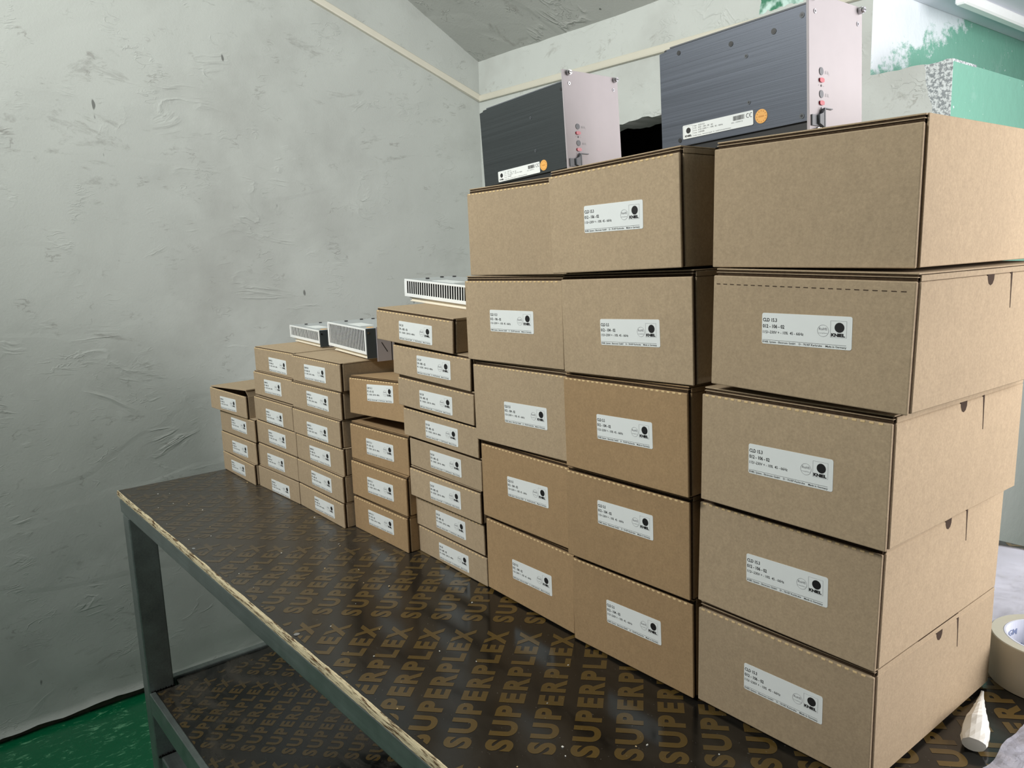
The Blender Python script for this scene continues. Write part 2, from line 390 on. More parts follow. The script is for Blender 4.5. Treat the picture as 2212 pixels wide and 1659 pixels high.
struct('wall_recess', MB().box(-1.85, -0.95, YB+0.60, YB+0.62, FZ, 1.0, 'dark_room').box(-1.85, -1.80, YB+0.121, YB+0.60, FZ, 1.0, 'dark_room').box(-0.985, -0.981, YB+0.121, YB+0.60, FZ, 1.0, 'dark_room').box(-1.85, -0.95, YB+0.121, YB+0.62, 0.95, 1.0, 'dark_room'))
struct('trim_lintel', MB().box(-0.639, 0.83, 1.05, 2.65, 1.072, 1.16, 'pale_paint').box(-0.56, -0.535, 1.10, 2.6, 1.045, 1.0718, 'white_metal', 0.004))
struct('wall_far', MB().box(-0.98, 0.95, 2.6, 2.7, FZ, 2.0, 'plaster_left'))
# sloping soffit over the bench, flat further out
b = MB(); nx, ny = 60, 60; g_ = []
for j in range(ny+1):
    y = YB+0.02-j*0.06; row = []
    for i in range(nx+1):
        x = XW-0.02+i*0.066
        z = ceil_z(y)+0.004*noise.noise((x*3, y*4, 0))+0.004*noise.noise((x*11, y*9, 2))
        row.append(b.bm.verts.new((x, y, z)))
    g_.append(row)
for j in range(ny):
    for i in range(nx): b.bm.faces.new((g_[j][i], g_[j][i+1], g_[j+1][i+1], g_[j+1][i]))
for f in b.bm.faces: f.smooth = True
b.mi('plaster_ceiling'); b.box(XW-0.1, 1.9, -5.0, -2.6, 2.75, 2.8, 'plaster_ceiling')
struct('ceiling', b)
# right hand wall with the window the daylight comes through
b = MB(); wx0, wx1 = 0.84, 0.94
b.box(wx0, wx1, -0.5, 0.0, FZ, 2.0, 'plaster_left').box(wx0, wx1, 0.0, 1.35, FZ, 0.15, 'plaster_left').box(wx0, wx1, 0.0, 1.35, 1.25, 2.0, 'plaster_left').box(wx0, wx1, 1.35, 2.7, FZ, 2.0, 'plaster_left')
struct('wall_right', b)
struct('window_1', MB().box(0.86, 0.90, 0.0, 0.05, 0.15, 1.25, 'white_metal').box(0.86, 0.90, 1.30, 1.35, 0.15, 1.25, 'white_metal').box(0.86, 0.90, 0.05, 1.30, 0.15, 0.2, 'white_metal').box(0.86, 0.90, 0.05, 1.30, 1.20, 1.25, 'white_metal').box(0.865, 0.895, 0.65, 0.69, 0.2, 1.2, 'white_metal'))
# cable trunking round the corner
def duct(name, p, q, out, h):
    p, q, out = Vector(p), Vector(q), Vector(out); d_ = (q-p); up = Vector((0, 0, 1)); mb = MB()
    prof = [(0, 0), (0.011, 0.0015), (0.012, h*0.25), (0.012, h*0.9), (0.010, h), (0, h)]
    A = [mb.bm.verts.new(p+out*a+up*c) for a, c in prof]; B = [mb.bm.verts.new(q+out*a+up*c) for a, c in prof]; n = len(prof)
    for k in range(n): mb.bm.faces.new((A[k], A[(k+1) % n], B[(k+1) % n], B[k]))
    mb.bm.faces.new(A); mb.bm.faces.new(B); bmesh.ops.recalc_face_normals(mb.bm, faces=mb.bm.faces); mb.mi('cream_trunk'); return mb
struct('trim_1', duct('trim', (XW+0.001, YB-0.001, 1.055), (XW+0.001, -1.9, 1.055+0.3806*(YB+1.9)), (1, 0, 0), 0.024))
struct('trim_2', duct('trim', (XW+0.012, YB+0.001, 1.055), (-0.66, YB+0.001, 1.048), (0, -1, 0), 0.022))

# ------------------------------------------------------------------ the bench
bench = thing('work_bench', 'long steel-framed work bench with dark brown lettered plywood top and lower shelf', 'workbench', (-0.6, 0.0, FZ))
def bobj(name, mb, **k):
    me = mb.mesh(name) if isinstance(mb, MB) else mb
    me.transform(Matrix.Translation((0.6, 0, -FZ))); return obj(name, me, bench, **k)
TX0, TX1, TY0, TY1 = -1.702, 0.62, -0.531, 0.530
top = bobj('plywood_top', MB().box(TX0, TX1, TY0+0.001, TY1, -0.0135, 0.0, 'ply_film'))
# splintered pale edge of the plywood along the front
b = MB(); n = 700; rows = []
for k in range(n+1):
    x = TX0+(TX1-TX0)*k/n
    j = noise.noise((x*17, 0, 0)); j2 = noise.noise((x*90, 3, 0)); s_ = max(0, noise.noise((x*6, 9, 0)))
    over = 0.0012+0.0045*s_*(0.6+0.8*abs(j2))+0.0015*max(0, j)
    rows.append([b.bm.verts.new(v) for v in ((x, TY0-0.0005, -0.0136+0.0008*j2), (x, TY0-0.0012+0.0008*j2, -0.008), (x, TY0-0.001, -0.003+0.001*j), (x, TY0+0.0004, 0.0005+0.0006*j2), (x, TY0+over, 0.0004+0.0004*abs(j2)), (x, TY0+over+0.001, -0.001))])
for k in range(n):
    for q in range(5): b.bm.faces.new((rows[k][q], rows[k+1][q], rows[k+1][q+1], rows[k][q+1]))
b.mi('ply_edge'); bobj('splintered_edge', b, label='pale splintered plywood edge')
def lettering(x0, x1, y0, y1, z, ox, oy, name, parent=None):
    """Rows of the word printed diagonally over a sheet, cut at the sheet's edges."""
    vs, fs, w_ = text_geo('SUPERPLEX', 0.0262, 0.264, 0.050, 1.32)
    d_ = Vector((-0.66, 0.751)).normalized(); u_p = Vector((-d_.y, d_.x))   # reading direction, and 'up' of the letters
    perp = -u_p; mb = MB(); mb.mi('ply_print')
    for a in range(-12, 13):
        for c in range(-60, 61):
            base = Vector((ox, oy))+d_*(0.2895*a)+perp*(0.0459*c)
            cen = base+d_*0.14
            if not (x0-0.25 < cen.x < x1+0.25 and y0-0.25 < cen.y < y1+0.25): continue
            P = [base+d_*p[0]+u_p*p[1] for p in vs]
            if max(p.x for p in P) < x0 or min(p.x for p in P) > x1 or max(p.y for p in P) < y0 or min(p.y for p in P) > y1: continue
            V = [mb.bm.verts.new((p.x, p.y, z)) for p in P]
            for f in fs:
                try: mb.bm.faces.new([V[k] for k in f])
                except ValueError: pass
    for co, no in (((x0, 0, 0), (-1, 0, 0)), ((x1, 0, 0), (1, 0, 0)), ((0, y0, 0), (0, -1, 0)), ((0, y1, 0), (0, 1, 0))):
        bmesh.ops.bisect_plane(mb.bm, geom=list(mb.bm.verts)+list(mb.bm.edges)+list(mb.bm.faces), plane_co=co, plane_no=no, clear_outer=True)
    for f in mb.bm.faces:
        f.normal_update()
        if f.normal.z < 0: f.normal_flip()
    return mb
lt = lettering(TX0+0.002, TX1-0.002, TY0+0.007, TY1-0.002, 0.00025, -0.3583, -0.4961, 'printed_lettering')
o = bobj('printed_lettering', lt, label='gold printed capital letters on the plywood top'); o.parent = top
bobj('screw_head', MB().cyl((-0.730, -0.5215, 0.0), (0, 0, 1), 0.0042, 0.0008, 'chrome', 14)); bobj('screw_head', MB().cyl((-1.18, -0.521, 0.0), (0.25, 0.1, 1), 0.003, 0.0012, 'chrome', 10))
bobj('front_rail', MB().box(-1.69, 0.61, -0.531, -0.486, -0.0495, -0.0137, 'steel', 0.003, 2))
bobj('side_rail', MB().box(-1.685, -1.645, -0.482, 0.5, -0.052, -0.0137, 'steel', 0.003, 2))
bobj('side_rail', MB().box(0.56, 0.61, -0.482, 0.5, -0.052, -0.0137, 'steel', 0.003, 2))
bobj('back_rail', MB().box(-1.63, 0.55, 0.48, 0.525, -0.0495, -0.0137, 'steel', 0.003, 2))
for lx, ly in ((-1.686, -0.529), (-1.686, 0.47), (0.56, -0.529), (0.56, 0.47)):
    bobj('leg', MB().box(lx, lx+0.050, ly, ly+0.058, FZ+0.0002, -0.053, 'steel', 0.003, 2))
    bobj('corner_bracket', MB().box(lx+0.004, lx+0.046, ly+0.004, ly+0.054, -0.053, -0.0140, 'weld'))
SZ = -0.490
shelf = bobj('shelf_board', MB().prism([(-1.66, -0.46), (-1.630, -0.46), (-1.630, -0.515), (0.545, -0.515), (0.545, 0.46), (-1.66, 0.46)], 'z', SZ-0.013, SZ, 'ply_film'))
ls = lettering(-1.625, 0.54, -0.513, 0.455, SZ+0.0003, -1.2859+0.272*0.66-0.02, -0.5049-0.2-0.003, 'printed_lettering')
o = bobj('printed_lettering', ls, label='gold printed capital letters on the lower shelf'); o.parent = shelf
bobj('shelf_rail', MB().box(-1.630, 0.555, -0.5295, -0.5155, SZ-0.052, SZ+0.003, 'steel', 0.0015).box(-1.630, 0.555, -0.5155, -0.49, SZ-0.052, SZ-0.047, 'steel'))
bobj('shelf_rail', MB().box(-1.684, -1.662, -0.465, 0.465, SZ-0.05, SZ+0.006, 'steel', 0.002))
for wz in (SZ-0.001, FZ+0.06):
    b = MB()
    for k in range(9): b.cyl((-1.6345, -0.522+0.0062*k, wz+0.001*(k % 2)), (0.6, 0, 1), 0.0032, 0.004, 'weld', 8, 0.0016)
    bobj('weld_bead', b)
bobj('foot_rail', MB().box(-1.634, 0.558, -0.52, -0.48, FZ+0.02, FZ+0.06, 'steel', 0.003))

# ------------------------------------------------------------------ stickers
LW, LH = 0.091, 0.0305
def carton_print(l1, l2, l3):
    mb = MB(); t = -0.00045
    add_text(mb, l1, 0.0010, 0.0222, 0.0033, 0.0019*len(l1), bold=0.02, y=t)
    add_text(mb, l2, 0.0010, 0.0160, 0.0033, 0.0233, bold=0.02, y=t)
    add_text(mb, l3, 0.0012, 0.0105, 0.0027, 0.043, bold=0.005, y=t)
    disc(mb, 0.0636, 0.0164, 0.0056, 'ink_grey', t, 28, 0.0053)
    add_text(mb, 'RoHS', 0.0596, 0.0171, 0.0022, 0.0080, 'ink_grey', 0.02, t)
    add_text(mb, 'compliant', 0.0590, 0.0139, 0.0009, 0.0090, 'ink_grey', 0.0, t)
    for (a0, a1, c0, c1) in ((0.0706, 0.086, 0.0108, 0.0110), (0.0706, 0.086, 0.0260, 0.0262), (0.0706, 0.0708, 0.0108, 0.0262), (0.0858, 0.086, 0.0108, 0.0262)):
        rect(mb, a0, a1, c0, c1, 'ink_grey', t)
    disc(mb, 0.0792, 0.0201, 0.0046, 'ink', t)
    add_text(mb, 'KNIEL', 0.0714, 0.0118, 0.0027, 0.0132, 'ink', 0.06, t)
    rect(mb, 0.0006, 0.086, 0.0038, 0.00405, 'ink', t)
    add_text(mb, 'KNIEL System - Electronic GmbH', 0.001, 0.0013, 0.0017, 0.0350, 'ink', 0.01, t)
    add_text(mb, 'D - 76187 Karlsruhe', 0.0398, 0.0013, 0.0017, 0.0232, 'ink', 0.01, t)
    add_text(mb, 'Made in Germany', 0.0664, 0.0013, 0.0017, 0.0198, 'ink', 0.01, t)
    return mb.mesh('printed_text')
PRINT = {'D15': carton_print('CLD 15.3', '012 - 106 - 02', '115/~230V + - 10%  45 - 66Hz'),
         'D5': carton_print('CLD 5.5', '012 - 104 - 02', '115/~230V + - 10%  45 - 66Hz'),
         'C': carton_print('CA 5.8', '174 - 005 - 02', '90 - 110/205 - 230V 50 - 400Hz'),
         'B': carton_print('CAH 15.1.1', '175 - 013 - 02', '90 - 110/205 - 230V 50 - 400Hz'),
         'A': carton_print('CAHN 05.12', '174 - 006 - 02', '90 - 110/205 - 230V 50 - 400Hz')}
STICK = MB().prism(rounded(LW, LH, 0.002), 'y', -0.0003, 0.0004, 'sticker').mesh('sticker')

# ------------------------------------------------------------------ cartons
DIM = {'A': (0.2069, 0.25, 0.0523, 0.0024), 'B': (0.1932, 0.25, 0.0669, 0.0050), 'C': (0.2101, 0.26, 0.04966, 0.0043), 'D': (0.2017, 0.2793, 0.115, 0.0075)}
MESH = {}
def carton_meshes(t, mt):
    if (t, mt) in MESH: return MESH[(t, mt)]
    W, D, H, G = DIM[t]; M_ = {}
    m = mt
    bm_ = MB().box(0.001, W-0.0042, 0.004, D, 0.0006, H-0.001, m)
    bm_.box(0, W, 0, 0.0032, 0, H, m, 0.0011, 2)                                   # label side panel, full width
    bm_.box(W-0.0036, W, 0.0072, D, 0.0004, H-0.0006, m, 0.0009)                    # right-hand panel, set back behind a joint
    bm_.box(0, 0.003, 0.0033, D, 0.0004, H-0.0006, m, 0.0009)
    M_['body'] = bm_.mesh('body')
    s_ = MB(); s_.box(W-0.0043, W-0.0012, 0.0033, 0.0071, 0.001, H-0.001, 'flute'); M_['corner_joint'] = s_.mesh('corner_joint')
    l_ = MB(); hl = max(0.0022, G*0.93)
    if t in 'BD':
        l_.box(0.0015, W-0.002, 0.0045, D-0.001, H-0.0005, H+hl*0.40, 'flute')
        l_.box(0.0005, W-0.001, 0.0035, D, H+hl*0.42, H+hl*0.52, m)
        l_.box(0.0015, W-0.002, 0.0050, D-0.001, H+hl*0.53, H+hl*0.80, 'flute')
        l_.box(0.0005, W-0.0005, 0.0040, D, H+hl*0.80, H+hl, m, 0.0003)
    else:
        l_.box(0.0008, W-0.0015, 0.0030, D-0.001, H-0.0006, H+hl*0.62, 'flute')
        l_.box(0.0005, W-0.0005, 0.0026, D, H+hl*0.62, H+hl, m, 0.0003)
    l_.box(W-0.0012, W+0.0001, 0.0075, D-0.001, H-0.0002, H+hl*0.72, m, 0.0003)
    M_['lid'] = l_.mesh('lid')
    p_ = MB(); n = {'A': 22, 'B': 20, 'C': 22, 'D': 24}[t]; pit = (W-0.008)/n
    rr = random.Random(ord(t))
    for k in range(n):
        x = 0.004+pit*k+rr.uniform(-.0004, .0004); p_.box(x, x+pit*0.55, -0.00035, 0.0018, H-0.0024, H-0.0003, 'perf', 0.0003)
    M_['perforated_crease'] = p_.mesh('perforated_crease')
    q_ = MB()
    for k in range(n):
        x = 0.004+pit*k; q_.box(x, x+pit*0.55, -0.0003, 0.0008, H-0.0090, H-0.0083, 'slit')
    M_['slit_crease'] = q_.mesh('slit_crease')
    MESH[(t, mt)] = M_; return M_
notch = MB()
pts = [(0.1300, 0.1149), (0.1440, 0.1149), (0.1438, 0.1100), (0.1415, 0.1060), (0.1375, 0.1045), (0.1335, 0.1062), (0.1310, 0.1105)]
notch.prism(pts, 'x', 0.1990, 0.2019, 'slit'); NOTCH = notch.mesh('thumb_notch')
SLIT = MB().prism([(0.1795, 0.1152), (0.1832, 0.1152), (0.1838, 0.1000), (0.1850, 0.0800), (0.1838, 0.0800), (0.1818, 0.1000)], 'x', 0.1990, 0.2019, 'slit').mesh('tuck_slit')
TUCK = MB().box(0.1985, 0.2016, 0.09, 0.182, 0.1151, 0.1205, 'flute').mesh('tuck_slot')

BOXES = [
(1,0,'A',-1.7054,-0.2766,0.0005,-0.0062,0.004,(0.0558, 0.0125, 0.0922, 0.0239)),
(1,1,'A',-1.7011,-0.2778,0.0503,0.0319,0.0032,(0.0641, 0.0093, 0.0978, 0.0279)),
(1,2,'A',-1.6969,-0.2772,0.1034,0.0289,0.0004,(0.0694, 0.0135, 0.091, 0.0301)),
(1,3,'A',-1.7248,-0.2882,0.1594,0.0587,0.0113,(0.0568, 0.0094, 0.0986, 0.0263)),
(2,0,'A',-1.4908,-0.2698,0.0005,0.03,-0.0006,(0.0668, 0.0034, 0.094, 0.0283)),
(2,1,'A',-1.4896,-0.2645,0.0511,0.0044,-0.0017,(0.0469, 0.0084, 0.092, 0.0264)),
(2,2,'A',-1.489,-0.2643,0.1054,0.0091,-0.0026,(0.0615, 0.0091, 0.0941, 0.0296)),
(2,3,'A',-1.4941,-0.2644,0.1603,0.0028,-0.0026,(0.0603, 0.0025, 0.1016, 0.0289)),
(2,4,'A',-1.4936,-0.2607,0.2182,0.005,-0.0001,(0.0569, 0.012, 0.0965, 0.0266)),
(2,5,'A',-1.4862,-0.2569,0.2738,0.0104,0.0006,(0.0756, 0.0046, 0.0959, 0.0316)),
(3,0,'A',-1.2826,-0.2625,0.0005,-0.0169,-0.0006,(0.0737, 0.0112, 0.0924, 0.027)),
(3,1,'A',-1.2815,-0.2632,0.0521,-0.0085,0.0031,(0.0663, 0.0106, 0.0932, 0.0293)),
(3,2,'A',-1.2807,-0.2618,0.1057,0.0079,0.0047,(0.0615, 0.0096, 0.0922, 0.0269)),
(3,3,'A',-1.2842,-0.264,0.1604,0.012,0.0044,(0.0642, 0.0039, 0.0939, 0.0286)),
(3,4,'A',-1.2812,-0.2628,0.2162,0.0288,0.0065,(0.0662, 0.0097, 0.0922, 0.0322)),
(3,5,'A',-1.2767,-0.26,0.2725,0.0175,0.0125,(0.0557, 0.0109, 0.0936, 0.0276)),
(4,0,'B',-1.071,-0.2448,0.0005,0.0013,0.0007,(0.0569, 0.0238, 0.0889, 0.0266)),
(4,1,'B',-1.0688,-0.2466,0.0691,0.0168,0.004,(0.0605, 0.0191, 0.0894, 0.0255)),
(4,2,'B',-1.0667,-0.2446,0.1415,0.0429,0.0031,(0.0579, 0.0183, 0.0886, 0.0283)),
(4,3,'B',-1.0616,-0.2444,0.2300,0.0134,-0.0406,(0.0657, 0.0332, 0.0942, 0.0233)),
(5,0,'C',-0.8765,-0.2212,0.0005,-0.0430,-0.004,(0.0662, 0.0083, 0.0942, 0.0269)),
(5,1,'C',-0.8762,-0.2240,0.0514,-0.0450,-0.0101,(0.0672, 0.0121, 0.091, 0.0285)),
(5,2,'C',-0.8734,-0.2349,0.1079,-0.0254,0.0009,(0.0641, 0.0119, 0.0946, 0.0255)),
(5,3,'C',-0.869,-0.2343,0.1631,-0.024,0.011,(0.0637, 0.0117, 0.0946, 0.027)),
(5,4,'C',-0.8719,-0.2422,0.2177,0.0055,0.0227,(0.0666, 0.0088, 0.0929, 0.0284)),
(5,5,'C',-0.8727,-0.2492,0.2715,0.0137,0.0331,(0.063, 0.0078, 0.0957, 0.0271)),
(5,6,'C',-0.877,-0.2529,0.3254,0.0292,0.0425,(0.0696, 0.0118, 0.0933, 0.0262)),
(5,7,'C',-0.9091,-0.2625,0.3824,0.0445,0.0526,(0.0667, 0.0078, 0.0929, 0.0292)),
(6,0,'D',-0.6620,-0.2320,0.0038,-0.0370,0.0078,(0.0644, 0.0426, 0.0929, 0.0216)),
(6,1,'D',-0.6577,-0.2383,0.1247,-0.0238,0.0001,(0.0631, 0.0504, 0.0919, 0.0234)),
(6,2,'D',-0.6605,-0.2444,0.2451,0.001,-0.006,(0.0698, 0.0383, 0.0937, 0.0272)),
(6,3,'D',-0.6659,-0.249,0.3666,0.0281,-0.0065,(0.056, 0.0444, 0.0899, 0.0298)),
(6,4,'D',-0.6558,-0.2454,0.4892,0.0006,-0.0068,None),
(7,0,'D',-0.4530,-0.2462,0.0018,-0.0225,-0.0149,(0.064, 0.0488, 0.0905, 0.0266)),
(7,1,'D',-0.4527,-0.2549,0.1253,-0.0156,-0.0108,(0.0589, 0.0577, 0.0895, 0.0285)),
(7,2,'D',-0.4462,-0.2601,0.2477,-0.0455,-0.0194,(0.0609, 0.0471, 0.09, 0.0271)),
(7,3,'D',-0.4417,-0.2638,0.3706,-0.0174,-0.0222,(0.0672, 0.0398, 0.0898, 0.0271)),
(7,4,'D',-0.4492,-0.2727,0.4927,-0.0248,-0.0309,(0.0612, 0.0427, 0.0886, 0.0331)),
(8,0,'D',-0.2476,-0.2472,0.0052,-0.0121,0.0039,(0.0624, 0.0428, 0.0894, 0.0287)),
(8,1,'D',-0.2452,-0.2512,0.1293,-0.009,0.0195,(0.0626, 0.048, 0.0898, 0.0241)),
(8,2,'D',-0.2337,-0.2622,0.2521,-0.0285,0.0103,(0.0608, 0.0436, 0.0883, 0.0279)),
(8,3,'D',-0.2174,-0.2678,0.3804,-0.0393,0.023,(0.0599, 0.0527, 0.0897, 0.0258)),
(8,4,'D',-0.2217,-0.261,0.4984,-0.0197,0.0114,None)
]
COLN = {1: 'in the stack nearest the left wall', 2: 'in the second stack from the left wall', 3: 'in the third stack from the left wall', 4: 'in the fourth stack from the left wall',
        5: 'in the tall stack of eight thin cartons', 6: 'in the left stack of big cartons', 7: 'in the middle stack of big cartons', 8: 'in the right stack of big cartons'}
ORD = ['bottom', 'second from the bottom', 'third from the bottom', 'fourth from the bottom', 'fifth from the bottom', 'sixth from the bottom', 'seventh from the bottom', 'eighth from the bottom']
CNT = {1: 4, 2: 6, 3: 6, 4: 4, 5: 8, 6: 5, 7: 5, 8: 5}
KIND = {'A': 'flat kraft carton', 'B': 'deeper brown carton', 'C': 'thin kraft carton', 'D': 'big kraft carton'}
GRP = {'A': 'flat cartons in the three left stacks', 'B': 'medium cartons in the fourth stack', 'C': 'thin cartons in the stack of eight', 'D': 'big cartons in the three right stacks'}
WARM = {(4, 0), (4, 1), (4, 2), (4, 3), (6, 0), (6, 1), (7, 0), (7, 1), (7, 2)}
def squash(c, i, t, x, y, z, a, r):
    if i == 0 and t != 'D': z = 0.0004+max(0.0, DIM[t][0]*math.sin(r))
    up = [b_ for b_ in BOXES if b_[0] == c and b_[1] == i+1]
    W, D, H, G = DIM[t]
    if not up: return 1.0
    _, _, t2, x2, y2, z2, a2, r2, _ = up[0]; best = 9
    for q in (x, x+W, x2, x2+W):                      # compare the two planes at the ends of both boxes
        if not (max(x, x2)-1e-6 <= q <= min(x, x2)+W+1e-6): continue
        best = min(best, ((z2-(q-x2)*math.sin(r2))-(z-(q-x)*math.sin(r)))/(H+G))
    return max(0.88, min(1.0, best-0.004))
for (c, i, t, x, y, z, a, r, lab) in BOXES:
    W, D, H, G = DIM[t]; mt = 'kraft_warm' if (c, i) in WARM else 'kraft_grey'
    rx = -0.056 if (c, i) == (4, 3) else 0.0
    if i == 0 and t != 'D': z = 0.0004+max(0.0, W*math.sin(r))
    R = (Matrix.Rotation(a, 3, 'Z') @ Matrix.Rotation(r, 3, 'Y') @ Matrix.Rotation(rx, 3, 'X'))
    base = Vector((x, y, z))+R @ Vector((W/2, D/2, 0))
    pos = 'topmost' if i == CNT[c]-1 else ORD[i]
    kind = KIND[t] if lab else 'big unlabelled carton'
    label = '%s, %s %s' % (kind, pos, COLN[c])
    if (c, i) == (1, 3): label = 'flat carton with its lid lifted open, topmost in the stack nearest the left wall'
    root = thing('carton', label, 'box', base, (rx, r, a), GRP[t]); root.scale.z = squash(c, i, t, x, y, z, a, r)
    off = (-W/2, -D/2, 0)
    if (c, i) == (1, 3):                                                            # the open one
        b = MB(); m = mt
        b.box(0, W, 0, 0.0032, 0, H, m, 0.001, 2).box(W-0.0036, W, 0.0072, D, 0, H-0.0006, m).box(0, 0.003, 0.0033, D, 0, H-0.0006, m).box(0.003, W-0.004, D-0.003, D, 0, H-0.0006, m).box(0.001, W-0.004, 0.0034, D-0.003, 0.0003, 0.003, m)
        obj('body', b, root, off)
        b = MB(); b.box(0, W, 0.003, D, 0, 0.003, m, 0.0005)
        obj('lid', b, root, (-W/2, -D/2, H+0.0005), (0, -0.062, 0), label='lifted lid')
        b = MB(); b.prism([(0.004, 0.0), (D-0.004, 0.0), (D-0.03, -0.030), (0.022, -0.030), (0.008, -0.012)], 'x', -0.0015, 0.0015, m)
        obj('tuck_flap', b, root, (W/2-0.004, -D/2, H+0.0128), (0, -0.10, 0))
        obj('perforated_crease', carton_meshes(t, mt)['perforated_crease'], root, off, kind='stuff')
        obj('corner_joint', carton_meshes(t, mt)['corner_joint'], root, off)
    else:
        M_ = carton_meshes(t, mt)
        obj('body', M_['body'], root, off); obj('lid', M_['lid'], root, off); obj('corner_joint', M_['corner_joint'], root, off)
        if (c, i) == (8, 4): obj('side_panel', MB().box(W-0.0010, W+0.0006, 0.0072, D, 0.0006, H+G*0.93+0.0003, mt, 0.0005), root, off)
        if (c, i) == (8, 3): obj('perforated_crease', M_['slit_crease'], root, off, kind='stuff')
        elif (c, i) not in ((8, 4), (7, 3), (5, 3), (2, 0)): obj('perforated_crease', M_['perforated_crease'], root, off, kind='stuff')
    if c == 8 and i < 4:
        obj('thumb_notch', NOTCH, root, off); obj('tuck_slit', SLIT, root, off); obj('tuck_slot', TUCK, root, off)
    if lab:
        lx, lz, lw, lh = lab; rot = max(-0.03, min(0.03, 0.5*(lh-0.0300)/0.09))
        cx, cz = lx+lw/2, lz+lh/2
        st = obj('sticker', STICK, root, (-W/2+cx-LW/2, -D/2, cz-LH/2+rot*LW/2), (0, rot, 0))
        key = {'A': 'A', 'B': 'B', 'C': 'C'}.get(t) or ('D5' if (c, i) in {(6, 0), (6, 1), (6, 2), (7, 0), (7, 1), (7, 2), (7, 3)} else 'D15')
        obj('printed_text', PRINT[key], st)

# ------------------------------------------------------------------ dark rack modules with bright front panels
def rack_module(label, loc, yaw, roll, wp, dd, t1, t2, mside, screws, typ):
    root = thing('power_supply_module', label, 'electronics', loc, (0, roll, yaw), 'dark power supply modules on the big cartons')
    zt = 0.1284-t1
    p = obj('front_panel', MB().box(-0.0025, 0, 0, wp, 0, 0.1284, 'alu', 0.0003), root, label='bright brushed aluminium front panel')
    s_ = MB().prism([(-dd, t2), (-0.0026, t2), (-0.0026, zt), (-dd+0.010, zt), (-dd+0.010, zt-0.0015), (-dd, zt-0.0025)], 'y', 0.0015, 0.0035, mside)
    sp = obj('side_plate', s_, root)
    obj('housing', MB().box(-dd+0.004, -0.0027, 0.0037, wp-0.005, max(0.001, t2-0.009), zt+0.0012, 'black_plastic', 0.001), root)
    obj('top_flange', MB().box(-dd+0.012, -0.0027, 0.0045, wp-0.006, zt+0.0014, zt+0.0028, 'grey_plastic'), root)
    for yy, zz in ((0.0095, 0.1245), (wp-0.0062, 0.1245), (0.0105, 0.0035)):
        if zz < 0.01 and typ == 1: continue
        obj('panel_screw', MB().cyl((0, yy, zz), (1, 0, 0), 0.0034, 0.004, 'chrome', 14).cyl((0.004, yy, zz), (1, 0, 0), 0.0026, 0.002, 'chrome', 12).box(0.0059, 0.0062, yy-0.0022, yy+0.0022, zz-0.0004, zz+0.0004, 'black_plastic'), root)
    for yy in (0.0108, wp-0.009):
        obj('small_screw', MB().cyl((0, yy, 0.1118), (1, 0, 0), 0.0022, 0.0006, 'chrome', 12).cyl((0.0006, yy, 0.1118), (1, 0, 0), 0.001, 0.0001, 'black_plastic', 8), root)
    for dz, nm in ((0.0, '1'), (0.0208, '2')):
        obj('test_socket', MB().cyl((0, 0.0212, 0.0385+dz), (1, 0, 0), 0.0036, 0.0006, 'grey_plastic', 18), root)
        obj('indicator_lamp', MB().prism([(0.0212+0.0040*math.copysign(min(abs(math.cos(q))*1.25, 1), math.cos(q)), 0.0303+dz+0.0022*math.sin(q)) for q in [2*math.pi*k/16 for k in range(16)]], 'x', 0, 0.0014, 'red'), root, label='red oval indicator')
        obj('trimmer_hole', MB().cyl((0, 0.0212, 0.0254+dz), (1, 0, 0), 0.0011, 0.0003, 'ink', 10), root)
    pr = MB()
    for dz, nm in ((0.0, '1'), (0.0208, '2')):
        add_text(pr, '\u0394 U', 0.0282, 0.0368+dz, 0.0028, 0.0060, 'ink_grey', 0.0, 0.00025, 'yz')
        add_text(pr, nm, 0.0348, 0.0358+dz, 0.0019, None, 'ink_grey', 0.0, 0.00025, 'yz')
        add_text(pr, '+', 0.0166, 0.0246+dz, 0.0018, None, 'ink', 0.0, 0.00025, 'yz'); add_text(pr, '-', 0.0245, 0.0246+dz, 0.0018, 0.0012, 'ink', 0.0, 0.00025, 'yz')
    pp = obj('printed_text', pr, p)
    h = MB().box(0, 0.0016, 0.003, 0.016, 0.0085, 0.0185, 'grey_plastic').prism([(0.012, 0.0105), (0.018, 0.0085), (0.0205, 0.0060), (0.0215, 0.0250), (0.0205, 0.0245), (0.018, 0.0205), (0.012, 0.0185)], 'x', 0.0010, 0.0042, 'grey_plastic')
    h.box(0.0030, 0.0046, 0.0200, 0.0215, 0.0052, 0.0252, 'grey_plastic').box(0.0020, 0.0046, 0.0215, 0.0345, 0.0243, 0.0252, 'grey_plastic').box(0.0020, 0.0046, 0.0215, 0.0345, 0.0052, 0.0061, 'grey_plastic').box(0.0015, 0.0030, 0.0215, 0.0340, 0.0064, 0.0240, 'alu')
    obj('ejector_handle', h, root)
    for (sx, sz, sr, mm) in screws:
        obj('side_screw', MB().cyl((sx, 0.0015, sz), (0, -1, 0), sr, 0.0004, mm, 16).cyl((sx, 0.0011, sz), (0, -1, 0), sr*0.5, 0.0001, 'black_plastic', 8), root)
    lx, lz = (-0.1418, 0.0096) if typ == 1 else (-0.1484, 0.0199)
    ls_ = obj('type_label', MB().prism([(lx+p_[0], lz+p_[1]) for p_ in rounded(0.0875, 0.0142, 0.0013)], 'y', 0.0009, 0.0014, 'sticker'), root)
    t = 0.0008; q = MB()
    disc(q, lx+0.0075, lz+0.0082, 0.0030, 'ink', t, 20); add_text(q, 'KNIEL', lx+0.0028, lz+0.0018, 0.0018, 0.0090, 'ink', 0.05, t)
